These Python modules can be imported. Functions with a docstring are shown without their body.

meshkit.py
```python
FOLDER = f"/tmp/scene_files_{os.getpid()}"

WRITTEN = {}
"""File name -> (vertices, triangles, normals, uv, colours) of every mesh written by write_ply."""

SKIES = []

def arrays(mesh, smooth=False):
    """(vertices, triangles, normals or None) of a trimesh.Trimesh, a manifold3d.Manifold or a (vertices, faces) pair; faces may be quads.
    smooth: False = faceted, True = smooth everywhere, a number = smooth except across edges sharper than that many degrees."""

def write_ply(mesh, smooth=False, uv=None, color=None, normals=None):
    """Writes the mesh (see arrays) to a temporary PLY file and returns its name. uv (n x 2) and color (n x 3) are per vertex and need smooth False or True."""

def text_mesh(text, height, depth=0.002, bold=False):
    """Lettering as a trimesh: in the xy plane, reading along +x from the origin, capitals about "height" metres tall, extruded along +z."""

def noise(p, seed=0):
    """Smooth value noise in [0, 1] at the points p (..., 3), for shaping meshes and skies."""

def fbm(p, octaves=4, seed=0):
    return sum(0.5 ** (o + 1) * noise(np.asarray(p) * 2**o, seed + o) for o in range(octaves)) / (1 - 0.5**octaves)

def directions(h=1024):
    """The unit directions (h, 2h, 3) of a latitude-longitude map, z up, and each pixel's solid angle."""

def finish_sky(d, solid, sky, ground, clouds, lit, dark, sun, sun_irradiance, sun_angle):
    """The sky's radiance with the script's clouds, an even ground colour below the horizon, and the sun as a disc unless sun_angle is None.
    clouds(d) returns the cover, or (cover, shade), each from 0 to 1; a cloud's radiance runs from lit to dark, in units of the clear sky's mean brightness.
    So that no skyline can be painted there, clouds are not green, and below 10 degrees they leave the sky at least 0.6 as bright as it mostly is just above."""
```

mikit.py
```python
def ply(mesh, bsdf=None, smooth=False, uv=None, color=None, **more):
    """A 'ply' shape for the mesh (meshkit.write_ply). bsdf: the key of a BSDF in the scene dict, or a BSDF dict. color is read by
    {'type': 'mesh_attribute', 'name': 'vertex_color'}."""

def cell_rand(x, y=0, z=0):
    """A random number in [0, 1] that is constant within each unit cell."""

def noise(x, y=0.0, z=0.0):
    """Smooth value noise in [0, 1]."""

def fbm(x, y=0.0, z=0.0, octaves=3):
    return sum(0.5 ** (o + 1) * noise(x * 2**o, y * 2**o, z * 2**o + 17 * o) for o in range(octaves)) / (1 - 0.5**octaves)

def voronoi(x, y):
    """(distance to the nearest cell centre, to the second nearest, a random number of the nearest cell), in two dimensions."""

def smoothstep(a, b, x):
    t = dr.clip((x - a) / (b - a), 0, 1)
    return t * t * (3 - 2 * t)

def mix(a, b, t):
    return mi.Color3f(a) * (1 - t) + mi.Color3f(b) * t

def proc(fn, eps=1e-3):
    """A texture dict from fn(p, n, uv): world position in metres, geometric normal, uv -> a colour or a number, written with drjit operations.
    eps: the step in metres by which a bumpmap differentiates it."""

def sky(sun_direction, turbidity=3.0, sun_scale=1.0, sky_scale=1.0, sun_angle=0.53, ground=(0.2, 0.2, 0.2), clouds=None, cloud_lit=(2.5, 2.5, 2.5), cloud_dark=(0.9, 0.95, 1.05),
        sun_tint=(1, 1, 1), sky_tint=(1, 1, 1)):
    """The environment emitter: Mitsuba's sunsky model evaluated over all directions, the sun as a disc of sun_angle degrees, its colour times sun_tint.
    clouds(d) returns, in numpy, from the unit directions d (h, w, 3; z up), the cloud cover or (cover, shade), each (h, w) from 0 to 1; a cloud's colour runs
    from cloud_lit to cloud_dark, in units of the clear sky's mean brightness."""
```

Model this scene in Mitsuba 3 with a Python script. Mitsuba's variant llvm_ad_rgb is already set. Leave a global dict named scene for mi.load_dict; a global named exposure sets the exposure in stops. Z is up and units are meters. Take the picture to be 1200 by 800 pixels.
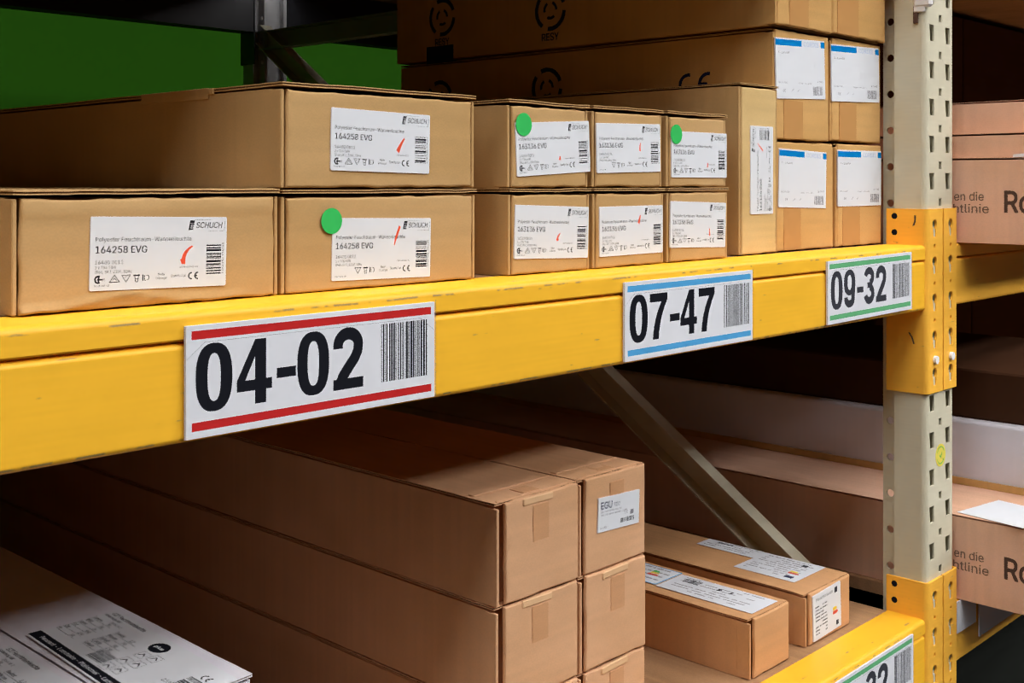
import math, random
import numpy as np
import trimesh
import drjit as dr
import mitsuba as mi
import mikit, meshkit
from shapely.geometry import Polygon, Point, LineString, box as sbox
from shapely.ops import unary_union
from shapely import affinity

T = mi.ScalarTransform4f
random.seed(7)
rng = np.random.default_rng(7)
scene, labels = {}, {}

# ------------------------------------------------------------------ camera, exposure, lights
ZC = 1.45                      # eye height above the floor; all heights below are written relative to the eye
FPX, YAW, HORIZON = 1383.0, 0.76234, 213.4
fwd = (math.cos(YAW), math.sin(YAW), 0.0)
exposure = 0.92
scene['camera'] = {
    'type': 'perspective', 'fov': 2 * math.degrees(math.atan(600.0 / FPX)), 'fov_axis': 'x',
    'principal_point_offset_y': (400.0 - HORIZON) / 800.0,
    'near_clip': 0.02, 'far_clip': 60.0,
    'to_world': T().look_at(origin=[0, 0, ZC], target=[fwd[0], fwd[1], ZC], up=[0, 0, 1]),
}
LAMPS = [(-0.20, 2.30, 3.8, -4.0, 1.0, 'nearest to the rack'), (-1.40, 2.35, 4.8, 0.0, 7.0, 'second from the rack'), (-3.00, 2.35, 8.0, 0.6, 7.0, 'farthest from the rack')]     # rows of ceiling lamps: y, height, radiance, ends


def lin(r, g, b, k=1.0):
    f = lambda c: (c / 12.92 if c <= 0.04045 else ((c + 0.055) / 1.055) ** 2.4)
    return [f(r / 255) * k, f(g / 255) * k, f(b / 255) * k]


# ------------------------------------------------------------------ materials
def diffuse(key, c):
    scene[key] = {'type': 'twosided', 'bsdf': {'type': 'diffuse', 'reflectance': {'type': 'rgb', 'value': list(c)}}}


def kraft(key, base, amp=0.22):
    b = mi.Color3f(*base)

    def fn(p, n, uv):
        ax, az = dr.abs(n.x), dr.abs(n.z)
        s_side = mikit.noise(p.y * 210.0, p.z * 7.0, 3.0)
        s_front = mikit.noise(p.x * 9.0, p.z * 200.0, 5.0)
        s_top = mikit.noise(p.x * 190.0, p.y * 7.0, 9.0)
        s = dr.select(ax > 0.6, s_side, dr.select(az > 0.6, s_top, s_front))
        fib = mikit.noise(p.x * 900.0, p.y * 900.0, p.z * 900.0)
        blot = mikit.fbm(p.x * 11.0, p.y * 11.0, p.z * 14.0, 3)
        v = 1.0 + amp * (0.34 * (s - 0.5) + 0.42 * (fib - 0.5) + 0.9 * (blot - 0.5))
        return mi.Color3f(b.x * v, b.y * v * (1.0 + 0.05 * (blot - 0.5)), b.z * v * (1.0 + 0.2 * (blot - 0.5)))
    scene[key] = {'type': 'twosided', 'bsdf': {'type': 'diffuse', 'reflectance': mikit.proc(fn)}}


def paint(key, base, rough=0.35, wear=0.0, wear_c=(0.25, 0.2, 0.13), spec=0.5, edges=()):
    b = mi.Color3f(*base)
    w = mi.Color3f(*wear_c)

    def fn(p, n, uv):
        m = mikit.fbm(p.x * 16.0, p.y * 16.0, p.z * 22.0, 3)
        st = mikit.noise(p.x * 22.0, p.y * 60.0, p.z * 420.0)
        v = 1.0 + 0.10 * (m - 0.5) + 0.05 * (st - 0.5)
        c = b * v
        scr = mikit.smoothstep(0.80, 0.90, mikit.noise(p.x * 30.0, p.y * 240.0, p.z * 520.0) * 0.6 + mikit.noise(p.x * 140.0 + 5.0, p.y * 90.0, p.z * 160.0) * 0.4)
        rub = mi.Float(0.0)
        for z in edges:                        # paint rubbed off along the bent edges
            near = 1.0 - mikit.smoothstep(0.0003, 0.0011, dr.abs(p.z - z + 0.0012 * (m - 0.5)))
            rub = dr.maximum(rub, near * mikit.smoothstep(0.52, 0.66, mikit.fbm(p.x * 85.0, p.z * 60.0, 4.0, 3)))
        return mikit.mix(c, w, dr.maximum(scr * wear, rub * 0.75))
    scene[key] = {'type': 'twosided', 'bsdf': {'type': 'principled', 'base_color': mikit.proc(fn), 'roughness': rough, 'specular': spec}}


kraft('kraft_yellow', (0.50, 0.312, 0.138))
kraft('kraft_orange', (0.58, 0.340, 0.130))
kraft('kraft_pink', (0.65, 0.375, 0.210))
kraft('kraft_rose', (0.74, 0.450, 0.310))
kraft('kraft_brown', (0.60, 0.325, 0.155))
kraft('tape_pale', (0.58, 0.310, 0.160))
kraft('kraft_pale', (0.62, 0.435, 0.20))
kraft('kraft_shaded', (0.06, 0.027, 0.015))  # near-black: the shade deep in the shelves is put into the colour
kraft('chipboard', (0.40, 0.225, 0.115), 0.5)
kraft('white_board', (0.70, 0.68, 0.74), 0.10)
diffuse('flute_core', (0.13, 0.065, 0.028))
diffuse('tab_board', (0.72, 0.46, 0.26))
diffuse('tape_brown', (0.50, 0.260, 0.095))
paint('yellow_paint', (0.90, 0.485, 0.031), 0.42, 0.6, (0.28, 0.21, 0.11), 0.25, [ZC - 0.0845 - d - l for l in (0.0, 0.5) for d in (0.0055, 0.0845)])
paint('orange_paint', (0.93, 0.480, 0.055), 0.42, 0.4, spec=0.35)
paint('beige_paint', (0.56, 0.525, 0.395), 0.45, 0.35, (0.30, 0.22, 0.15))
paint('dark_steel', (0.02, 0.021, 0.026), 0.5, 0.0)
paint('grey_steel', (0.42, 0.42, 0.43), 0.4, 0.1)
diffuse('paper_white', (0.69, 0.715, 0.760))
diffuse('card_white', (0.70, 0.715, 0.765))
diffuse('ink_black', (0.012, 0.013, 0.018))
diffuse('ink_dark', (0.045, 0.048, 0.060))
diffuse('ink_navy', (0.045, 0.05, 0.095))
diffuse('ink_grey', (0.22, 0.22, 0.25))
diffuse('ink_pale', (0.36, 0.36, 0.39))
diffuse('ink_pale_blue', (0.50, 0.58, 0.75))
diffuse('print_navy', (0.018, 0.025, 0.075))
diffuse('stripe_red', (0.52, 0.026, 0.026))
diffuse('stripe_blue', (0.085, 0.35, 0.66))
diffuse('stripe_green', (0.13, 0.42, 0.20))
diffuse('header_blue', (0.005, 0.20, 0.55))
diffuse('dot_green', (0.045, 0.50, 0.115))
diffuse('pen_red', (0.75, 0.10, 0.055))
diffuse('sticker_yellow', (0.72, 0.62, 0.10))
diffuse('arrow_green', (0.10, 0.42, 0.10))
diffuse('arrow_yellow', (0.75, 0.55, 0.06))
diffuse('arrow_red', (0.62, 0.10, 0.06))
diffuse('print_brown', (0.10, 0.06, 0.045))
diffuse('print_soft', (0.20, 0.125, 0.09))
diffuse('dark_wrap', (0.016, 0.018, 0.016))
diffuse('wall_green', (0.027, 0.118, 0.008))
diffuse('concrete', (0.035, 0.034, 0.033))
diffuse('wall_grey', (0.03, 0.03, 0.03))
diffuse('ceiling_grey', (0.04, 0.04, 0.04))
diffuse('plastic_white', (0.80, 0.80, 0.80))
scene['bolt_steel'] = {'type': 'roughconductor', 'material': 'Al', 'alpha': 0.25}


# ------------------------------------------------------------------ helpers
def put(key, mesh, bsdf, smooth=False, label=None, cat=None, group=None, kind=None, **more):
    if isinstance(mesh, (list, tuple)):
        mesh = trimesh.util.concatenate(list(mesh))
    mesh = mesh.copy()
    mesh.apply_translation([0, 0, ZC])
    scene[key] = mikit.ply(mesh, bsdf, smooth=smooth, **more)
    note(key, label, cat, group, kind)
    return key


def note(key, label=None, cat=None, group=None, kind=None):
    d = {k: v for k, v in dict(label=label, category=cat, group=group, kind=kind).items() if v}
    if d:
        labels[key] = {**labels.get(key, {}), **d}


def numbered(name, used={}):
    n = used.get(name, 0)
    used[name] = n + 1
    return name if n == 0 else '%s_%03d' % (name, n)


def bx(x0, x1, y0, y1, z0, z1):
    m = trimesh.creation.box((x1 - x0, y1 - y0, z1 - z0))
    m.apply_translation(((x0 + x1) / 2, (y0 + y1) / 2, (z0 + z1) / 2))
    return m


def rbx(x0, x1, y0, y1, z0, z1, r):
    """box with chamfered edges"""
    c = np.array([(x0 + x1) / 2, (y0 + y1) / 2, (z0 + z1) / 2])
    h = np.array([x1 - x0, y1 - y0, z1 - z0]) / 2
    pts = []
    for sx in (-1, 1):
        for sy in (-1, 1):
            for sz in (-1, 1):
                s = np.array([sx, sy, sz])
                for k in range(3):
                    o = h - r
                    o[k] = h[k]
                    pts.append(c + s * o)
    return trimesh.convex.convex_hull(np.array(pts))


def frame(o, u, v):
    """matrix that takes local (u, v, w) to the scene; w = u x v"""
    u, v = np.array(u, float), np.array(v, float)
    m = np.eye(4)
    m[:3, 0], m[:3, 1], m[:3, 2], m[:3, 3] = u, v, np.cross(u, v), o
    return m


def front_frame(x, y, z, deg=0.0):        # a sheet that faces the aisle
    a = math.radians(deg)
    return frame((x, y, z), (math.cos(a), 0, math.sin(a)), (-math.sin(a), 0, math.cos(a)))


def side_frame(x, y, z):                   # a sheet that faces -x, reading towards the aisle
    return frame((x, y, z), (0, -1, 0), (0, 0, 1))


def extr(poly, d):
    gs = [g for g in getattr(poly, 'geoms', [poly]) if g.area > 1e-12]
    return trimesh.util.concatenate([trimesh.creation.extrude_polygon(g, d, engine='earcut') for g in gs])


def moved(m, mat):
    m = m.copy()
    m.apply_transform(mat)
    return m


_text = {}


def text(s, u0, u1, v, h, bold=False, slant=0.0, d=0.00006):
    """lettering whose ink runs from u0 to u1 (u1 None: natural width), baseline v, capital height h"""
    k = (s, bold)
    if k not in _text:
        _text[k] = meshkit.text_mesh(s, 1.0, 1.0, bold)
    m = _text[k].copy()
    lo, hi = m.bounds[0][0], m.bounds[1][0]
    sx = h if u1 is None else (u1 - u0) / (hi - lo)
    P = m.vertices
    m.vertices = np.column_stack([u0 + (P[:, 0] - lo) * sx + slant * P[:, 1] * h, v + P[:, 1] * h, P[:, 2] * d])
    return m


def rect(u0, u1, v0, v1, d=0.00006):
    return bx(u0, u1, v0, v1, 0, d)


def rounded(w, h, r, d):
    return extr(sbox(r, r, w - r, h - r).buffer(r, quad_segs=4), d)


def barcode(u0, u1, v0, v1, seed, n=38, across=True, fill=0.55, d=0.00006):
    r = random.Random(seed)
    ws = [r.choice((1, 1, 1, 2, 2, 3)) for _ in range(2 * n)]
    tot = sum(ws)
    out, a = [], 0
    lo, hi = (u0, u1) if across else (v0, v1)
    for i, w in enumerate(ws):
        if i % 2 == 0:
            p, q = lo + (hi - lo) * a / tot, lo + (hi - lo) * (a + w) / tot
            out.append(rect(p, q, v0, v1, d) if across else rect(u0, u1, p, q, d))
        a += w
    return trimesh.util.concatenate(out)


def line(pts, w, d=0.00006, cap=2):
    return extr(LineString(pts).buffer(w / 2, cap_style=cap, join_style=1, quad_segs=4), d)


def pen(p0, p1, w0, w1, bend=0.0, d=0.00006):
    p0, p1 = np.array(p0), np.array(p1)
    t = np.linspace(0, 1, 12)[:, None]
    nrm = np.array([-(p1 - p0)[1], (p1 - p0)[0]])
    c = p0 + (p1 - p0) * t + nrm * bend * 4 * t * (1 - t)
    w = (w0 + (w1 - w0) * t) / 2
    nn = nrm / np.linalg.norm(nrm)
    return extr(Polygon(np.vstack([c + nn * w, (c - nn * w)[::-1]])).buffer(w0 * 0.12), d)


def arc(cx, cy, r, a0, a1, n=18):
    t = np.radians(np.linspace(a0, a1, n))
    return np.column_stack([cx + r * np.cos(t), cy + r * np.sin(t)])


def ce_mark(u, v, h, d=0.00006, w=0.17):
    r = h / 2
    c = LineString(arc(u + r, v + r, r * 0.86, 78, 282)).buffer(h * w / 2, cap_style=2)
    e = LineString(arc(u + r * 3.0, v + r, r * 0.86, 78, 282)).buffer(h * w / 2, cap_style=2)
    bar = LineString([(u + r * 2.15, v + r), (u + r * 2.9, v + r)]).buffer(h * w / 2, cap_style=2)
    return extr(unary_union([c, e, bar]), d)


def fbmv(p, s):
    return meshkit.fbm(p, 3, s) - 0.5


def panel(x0, x1, z0, z1, y, th=0.003, r=0.0022, seed=0, amp=0.0006, wob=0.0008, fold=None, step=0.006):
    """front flap of a carton: a board facing -y with rounded edges, slight waves and an uneven cut"""
    def axis(a, b):
        e = [0, 0.12 * r, 0.45 * r, r]
        n = max(3, int((b - a - 2 * r) / step))
        return np.array([a + q for q in e] + list(np.linspace(a + r, b - r, n + 1)[1:-1]) + [b - q for q in e[::-1]])
    xs, zs = axis(x0, x1), axis(z0, z1)
    X, Z = np.meshgrid(xs, zs, indexing='ij')
    d = np.minimum(np.minimum(X - x0, x1 - X), np.minimum(Z - z0, z1 - Z))
    q = np.clip(r - d, 0, r)
    Y = y + r - np.sqrt(np.maximum(r * r - q * q, 0))
    pts = np.stack([X * 28, Z * 28, X * 0 + seed * 3.7], -1)
    Y = Y + amp * 2 * fbmv(pts, seed) * np.clip(d / 0.01, 0.2, 1)
    if fold is not None:
        Y = Y - fold(X, Z)
    e = wob * 2 * (meshkit.noise(np.stack([X * 90, Z * 90, X * 0 + seed], -1), seed + 9) - 0.5)
    near_z, near_x = np.clip(1 - np.minimum(Z - z0, z1 - Z) / 0.006, 0, 1), np.clip(1 - np.minimum(X - x0, x1 - X) / 0.006, 0, 1)
    Z2, X2 = Z + e * near_z, X + e * near_x
    nx, nz = X.shape
    V = np.stack([X2, Y, Z2], -1).reshape(-1, 3)
    i, j = np.meshgrid(np.arange(nx - 1), np.arange(nz - 1), indexing='ij')
    a, b, c, dd = i * nz + j, (i + 1) * nz + j, (i + 1) * nz + j + 1, i * nz + j + 1
    F = np.concatenate([np.stack([a, b, c], -1).reshape(-1, 3), np.stack([a, c, dd], -1).reshape(-1, 3)])
    ring = [k * nz for k in range(nx)] + [(nx - 1) * nz + k for k in range(1, nz)] + [k * nz + nz - 1 for k in range(nx - 2, -1, -1)] + [k for k in range(nz - 2, 0, -1)]
    ring = np.array(ring)
    m = len(ring)
    back = V[ring] * [1, 0, 1] + [0, y + th + r * 0.3, 0]
    n0 = len(V)
    V = np.vstack([V, back, [back.mean(0)]])
    k = np.arange(m)
    k2 = (k + 1) % m
    F = np.vstack([F, np.stack([ring[k], n0 + k, n0 + k2], -1), np.stack([ring[k], n0 + k2, ring[k2]], -1), np.stack([n0 + k, np.full(m, n0 + m), n0 + k2], -1)])
    return trimesh.Trimesh(V, F, process=False)


def sheet(x0, x1, y0, y1, z, th=0.0032, seed=0, amp=0.0010):
    """lid of a carton: two paper liners with a darker fluted core between; returns (liners, core)"""
    xs = np.linspace(x0, x1, max(6, int((x1 - x0) / 0.008)))
    ys = np.concatenate([np.linspace(y0, y0 + 0.03, 5), np.linspace(y0 + 0.05, y1, 16)])

    def slab(za, zb, ins):
        X, Y = np.meshgrid(np.clip(xs, x0 + ins, x1 - ins), np.clip(ys, y0 + ins, y1 - ins), indexing='ij')
        w = amp * 2 * fbmv(np.stack([X * 40, Y * 20, X * 0 + seed], -1), seed)
        nx, ny = X.shape
        top, bot = np.stack([X, Y, zb + w], -1).reshape(-1, 3), np.stack([X, Y, za + w], -1).reshape(-1, 3)
        i, j = np.meshgrid(np.arange(nx - 1), np.arange(ny - 1), indexing='ij')
        a, b, c, d = i * ny + j, (i + 1) * ny + j, (i + 1) * ny + j + 1, i * ny + j + 1
        F = np.concatenate([np.stack([a, b, c], -1).reshape(-1, 3), np.stack([a, c, d], -1).reshape(-1, 3)])
        n = len(top)
        ring = np.array([k * ny for k in range(nx)] + [(nx - 1) * ny + k for k in range(1, ny)] + [k * ny + ny - 1 for k in range(nx - 2, -1, -1)] + [k for k in range(ny - 2, 0, -1)])
        r2 = np.roll(ring, -1)
        F = np.vstack([F, F[:, ::-1] + n, np.stack([ring, ring + n, r2 + n], -1), np.stack([ring, r2 + n, r2], -1)])
        return trimesh.Trimesh(np.vstack([top, bot]), F, process=False)
    t = th * 0.30
    return trimesh.util.concatenate([slab(z - th, z - th + t, 0), slab(z - t, z, 0)]), slab(z - th + t * 0.5, z - t * 0.5, 0.0009)


def carton(label, x0, x1, yf, yb, z0, z1, mat, group, name='carton', seed=0, lid=0.0029, gap=0.0045, wall=0.0032, amp=0.0006, fold=None, front=None, left_gap=None, cat='box', tuck=False, step=0.006):
    """corrugated carton: body with side walls, tucked front flap, lid"""
    k = numbered(name)
    note(k, label, cat, group)
    zt = z1 - lid - 0.0012
    zf = z1 - 0.0006 if tuck else zt - 0.0016
    lg = gap if left_gap is None else left_gap
    body = [bx(x0 + 0.0004, x1 - 0.0004, yf + 0.013, yb, z0, zt - 0.0006),
            rbx(x0, x0 + wall, yf + 0.0015, yf + 0.02, z0 + 0.0008, zt - 0.0012, 0.0007),
            rbx(x1 - wall, x1, yf + 0.0015, yf + 0.02, z0 + 0.0008, zt - 0.0012, 0.0007)]
    put(k + '__body', body, mat)
    put(k + '__front_flap', panel(x0 + lg, x1 - gap, z0 + 0.0010, zf, yf, seed=seed, amp=amp, fold=fold, step=step), front or mat, smooth=35)
    if lid:
        a, b = sheet(x0 - 0.0004, x1 + 0.0002, yf + 0.0044 if tuck else yf - 0.0008, yb, z1, lid, seed)
        put(k + '__lid', a, mat)
        put(k + '__lid__fluted_core', b, 'flute_core')
    return k


# ------------------------------------------------------------------ the setting
put('floor', bx(-6, 9, -7, 4.2, -ZC - 0.1, -ZC), 'concrete', kind='structure')
put('ceiling', bx(-6, 9, -7, 4.2, 3.1, 3.2), 'ceiling_grey', kind='structure')
put('wall_back', bx(-6, 9, 3.0, 3.1, -ZC, 3.1), 'wall_green', kind='structure')
put('wall_front', bx(-6, 9, -7.1, -7, -ZC, 3.1), 'wall_grey', kind='structure')
put('wall_left', bx(-6.1, -6, -7, 4.2, -ZC, 3.1), 'wall_grey', kind='structure')
put('wall_right', bx(9, 9.1, -7, 4.2, -ZC, 3.1), 'wall_grey', kind='structure')
for y, z, rad, xl, xr, where in LAMPS:
    k = numbered('ceiling_lamp')
    put(k + '__housing', bx(xl, xr, y - 0.44, y + 0.44, z + 0.01, z + 0.09), 'plastic_white')
    put(k + '__diffuser', bx(xl + 0.02, xr - 0.02, y - 0.42, y + 0.42, z, z + 0.008), 'plastic_white', emitter={'type': 'area', 'radiance': {'type': 'rgb', 'value': [rad, rad * 0.985, rad * 0.97]}})
    put(k + '__hanger', bx(xl + 0.3, xl + 0.33, y - 0.015, y + 0.015, z + 0.09, 3.1), 'grey_steel')
    put(k + '__hanger_001', bx(xr - 0.33, xr - 0.3, y - 0.015, y + 0.015, z + 0.09, 3.1), 'grey_steel')
    note(k, 'wide ceiling lamp over the aisle, ' + where, 'lamp', 'ceiling lamps')

# ------------------------------------------------------------------ rack
PX0, PX1, PYF = 1.525, 1.614, 0.690           # upright: left side, right side, front face
LEVEL = 0.5
UPPER = 0.55
TOP = -0.0845                                  # top of the beams of the upper shelf
YR = 2.31                                      # rear face of the rack


def plate(poly, d, mat):
    return moved(extr(poly, d), mat)


def bend(cx, cy, r, a0, a1, z0, z1, t=0.0025):
    """quarter-round sheet metal bend about a vertical axis"""
    p = np.vstack([arc(cx, cy, r, a0, a1, 8), arc(cx, cy, r - t, a1, a0, 8)])
    m = extr(Polygon(p), z1 - z0)
    m.apply_translation((0, 0, z0))
    return m


def upright(z0, z1):
    """perforated post, front face towards -y, at its place on the front of the rack"""
    t, r = 0.0025, 0.008
    front = sbox(PX0 + r, z0, PX1 - r, z1)
    holes = []
    k0 = int(math.floor((z0 - 0.2015) / 0.05)) + 1
    k1 = int(math.floor((z1 - 0.2015) / 0.05))
    for k in range(k0, k1 + 1):
        zc = 0.2015 + 0.05 * k
        for cx in (1.5425, 1.5925):
            holes.append(Polygon([(cx - 0.0075, zc + 0.0110), (cx + 0.0070, zc + 0.0110), (cx + 0.0070, zc - 0.0110), (cx - 0.0045, zc - 0.0115)]))
        if zc + 0.025 < z1:
            holes.append(sbox(1.565, zc + 0.0165, 1.5735, zc + 0.0265))
    parts = [plate(front.difference(unary_union(holes)), t, frame((0, PYF + t, 0), (1, 0, 0), (0, 0, 1)))]
    for s in (0, 1):
        xs = PX0 if s == 0 else PX1 - t
        parts.append(bx(xs, xs + t, PYF + r, 0.733, z0, z1))
        parts.append(bend(PX0 + r if s == 0 else PX1 - r, PYF + r, r, 180 if s == 0 else 270, 270 if s == 0 else 360, z0, z1))
        x_fl = PX0 + 0.014 if s == 0 else PX1 - 0.014 - t
        parts.append(bx(min(xs, x_fl), max(xs, x_fl) + t, 0.7325, 0.735, z0, z1))
        fl = sbox(0.734, z0, 0.758, z1)
        hs = [Point(0.7475, 0.2211 + 0.05 * k).buffer(0.0052, quad_segs=6) for k in range(k0 - 1, k1 + 2) if z0 < 0.2211 + 0.05 * k - 0.006 and 0.2211 + 0.05 * k + 0.006 < z1]
        parts.append(plate(fl.difference(unary_union(hs)), t, frame((x_fl, 0, 0), (0, 1, 0), (0, 0, 1))))
        parts.append(bx(x_fl if s == 0 else x_fl - 0.006, x_fl + 0.008 if s == 0 else x_fl + t, 0.7556, 0.758, z0, z1))
    parts.append(bx(PX0 + 0.012, PX1 - 0.012, 0.7325, 0.735, z0, z1))  # added back plate, closes the post so its slots look dark
    return trimesh.util.concatenate(parts)


RF = 'rack_frame'
note(RF, 'beige perforated steel upright with diagonal brace between the two rack bays', 'rack frame')
post = upright(-ZC + 0.006, 1.0)
put(RF + '__upright_post', post, 'beige_paint')
rear = post.copy()
rear.apply_transform(np.diag([1, -1, 1, 1.0]))
rear.apply_translation((0, PYF + YR, 0))
rear.invert()
put(RF + '__upright_post_001', rear, 'grey_steel')


def channel(p0, p1, w, dpt, up, t=0.0025):
    """C-section brace from p0 to p1 lying in the plane x = const; web towards -x"""
    p0, p1 = np.array(p0, float), np.array(p1, float)
    L = np.linalg.norm(p1 - p0)
    u = (p1 - p0) / L
    v = np.array(up, float) - np.dot(up, u) * u
    v /= np.linalg.norm(v)
    m = trimesh.util.concatenate([bx(0, L, -w / 2, w / 2, 0, t), bx(0, L, w / 2 - t, w / 2, -dpt, t), bx(0, L, -w / 2, -w / 2 + t, -dpt, t)])
    return moved(m, frame(p0, u, v))


put(RF + '__diagonal_brace', channel((1.552, 0.785, -0.648), (1.552, 2.255, 0.335), 0.045, 0.024, (0, 0, 1)), 'beige_paint')
put(RF + '__horizontal_brace', channel((1.552, 0.75, 0.318), (1.552, 2.26, 0.318), 0.042, 0.024, (0, 0, 1)), 'grey_steel')
put(RF + '__base_plate', bx(1.50, 1.64, 0.67, 0.79, -ZC, -ZC + 0.006), 'grey_steel')
put(RF + '__base_plate_001', bx(1.50, 1.64, 2.21, 2.33, -ZC, -ZC + 0.006), 'grey_steel')
st = [moved(extr(Point(0, 0).buffer(0.0155, quad_segs=10), 0.0004), front_frame(1.5697, PYF, -0.3725))]
put(RF + '__inspection_sticker', st, 'sticker_yellow', label='round yellow sticker')
put(RF + '__inspection_sticker__print', [moved(x, front_frame(1.5697, PYF - 0.0004, -0.3725)) for x in (line(arc(0, 0, 0.0115, 20, 160), 0.0012), line(arc(0, 0, 0.0115, 200, 340), 0.0012), line([(-0.004, 0.001), (0, -0.003), (0.004, 0.004)], 0.0016))], 'arrow_green')


def connector(side, z_top):
    """yellow beam end plate; side -1: of the beam left of the post, +1: right"""
    z0, z1 = z_top - 0.199, z_top + 0.0485
    t, r, yf = 0.0035, 0.007, PYF - 0.0042
    a, b = (PX0 - 0.004, 1.5675) if side < 0 else (1.5715, PX1 + 0.004)
    xs, e = (a, b) if side < 0 else (b, a)
    front = sbox(a + r, z0, b, z1) if side < 0 else sbox(a, z0, b - r, z1)
    cx = 1.5425 if side < 0 else 1.5935
    holes = []
    for k in range(5):
        zc = z_top + 0.0235 - 0.05 * k
        holes.append(Point(cx, zc + 0.004).buffer(0.0072, quad_segs=5).union(Polygon([(cx - 0.0055, zc + 0.003), (cx + 0.0055, zc + 0.003), (cx + 0.0035, zc - 0.0125), (cx - 0.0035, zc - 0.0125)])))
        if k < 3:
            holes.append(Point(cx, zc - 0.025).buffer(0.0028, quad_segs=4))
    plates = [plate(front.difference(unary_union(holes)), t, frame((0, yf + t, 0), (1, 0, 0), (0, 0, 1)))]
    sidep = sbox(yf + r, z0, 0.7445, z1)
    hs = [Point(0.733, z_top + d).buffer(0.0042, quad_segs=5) for d in (0.0385, 0.0165)]
    fx = a if side < 0 else b - t
    plates.append(plate(sidep.difference(unary_union(hs)), t, frame((fx, 0, 0), (0, 1, 0), (0, 0, 1))))
    plates.append(bend(a + r if side < 0 else b - r, yf + r, r, 180 if side < 0 else 270, 270 if side < 0 else 360, z0, z1, t))
    hooks = [bx(cx - 0.003, cx + 0.003, yf + 0.0012, PYF + 0.012, z_top + 0.0235 - 0.05 * k - 0.0125, z_top + 0.0235 - 0.05 * k - 0.0015) for k in range(5)]
    bolts = []
    bz = z_top + 0.0235 - 0.05 * 3 - 0.028
    c = trimesh.creation.cylinder(0.0055, 0.004, sections=12)
    c.apply_transform(trimesh.transformations.rotation_matrix(math.pi / 2, [1, 0, 0]))
    c.apply_translation((cx, yf - 0.002, bz))
    return trimesh.util.concatenate(plates), trimesh.util.concatenate(hooks), c


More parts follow.
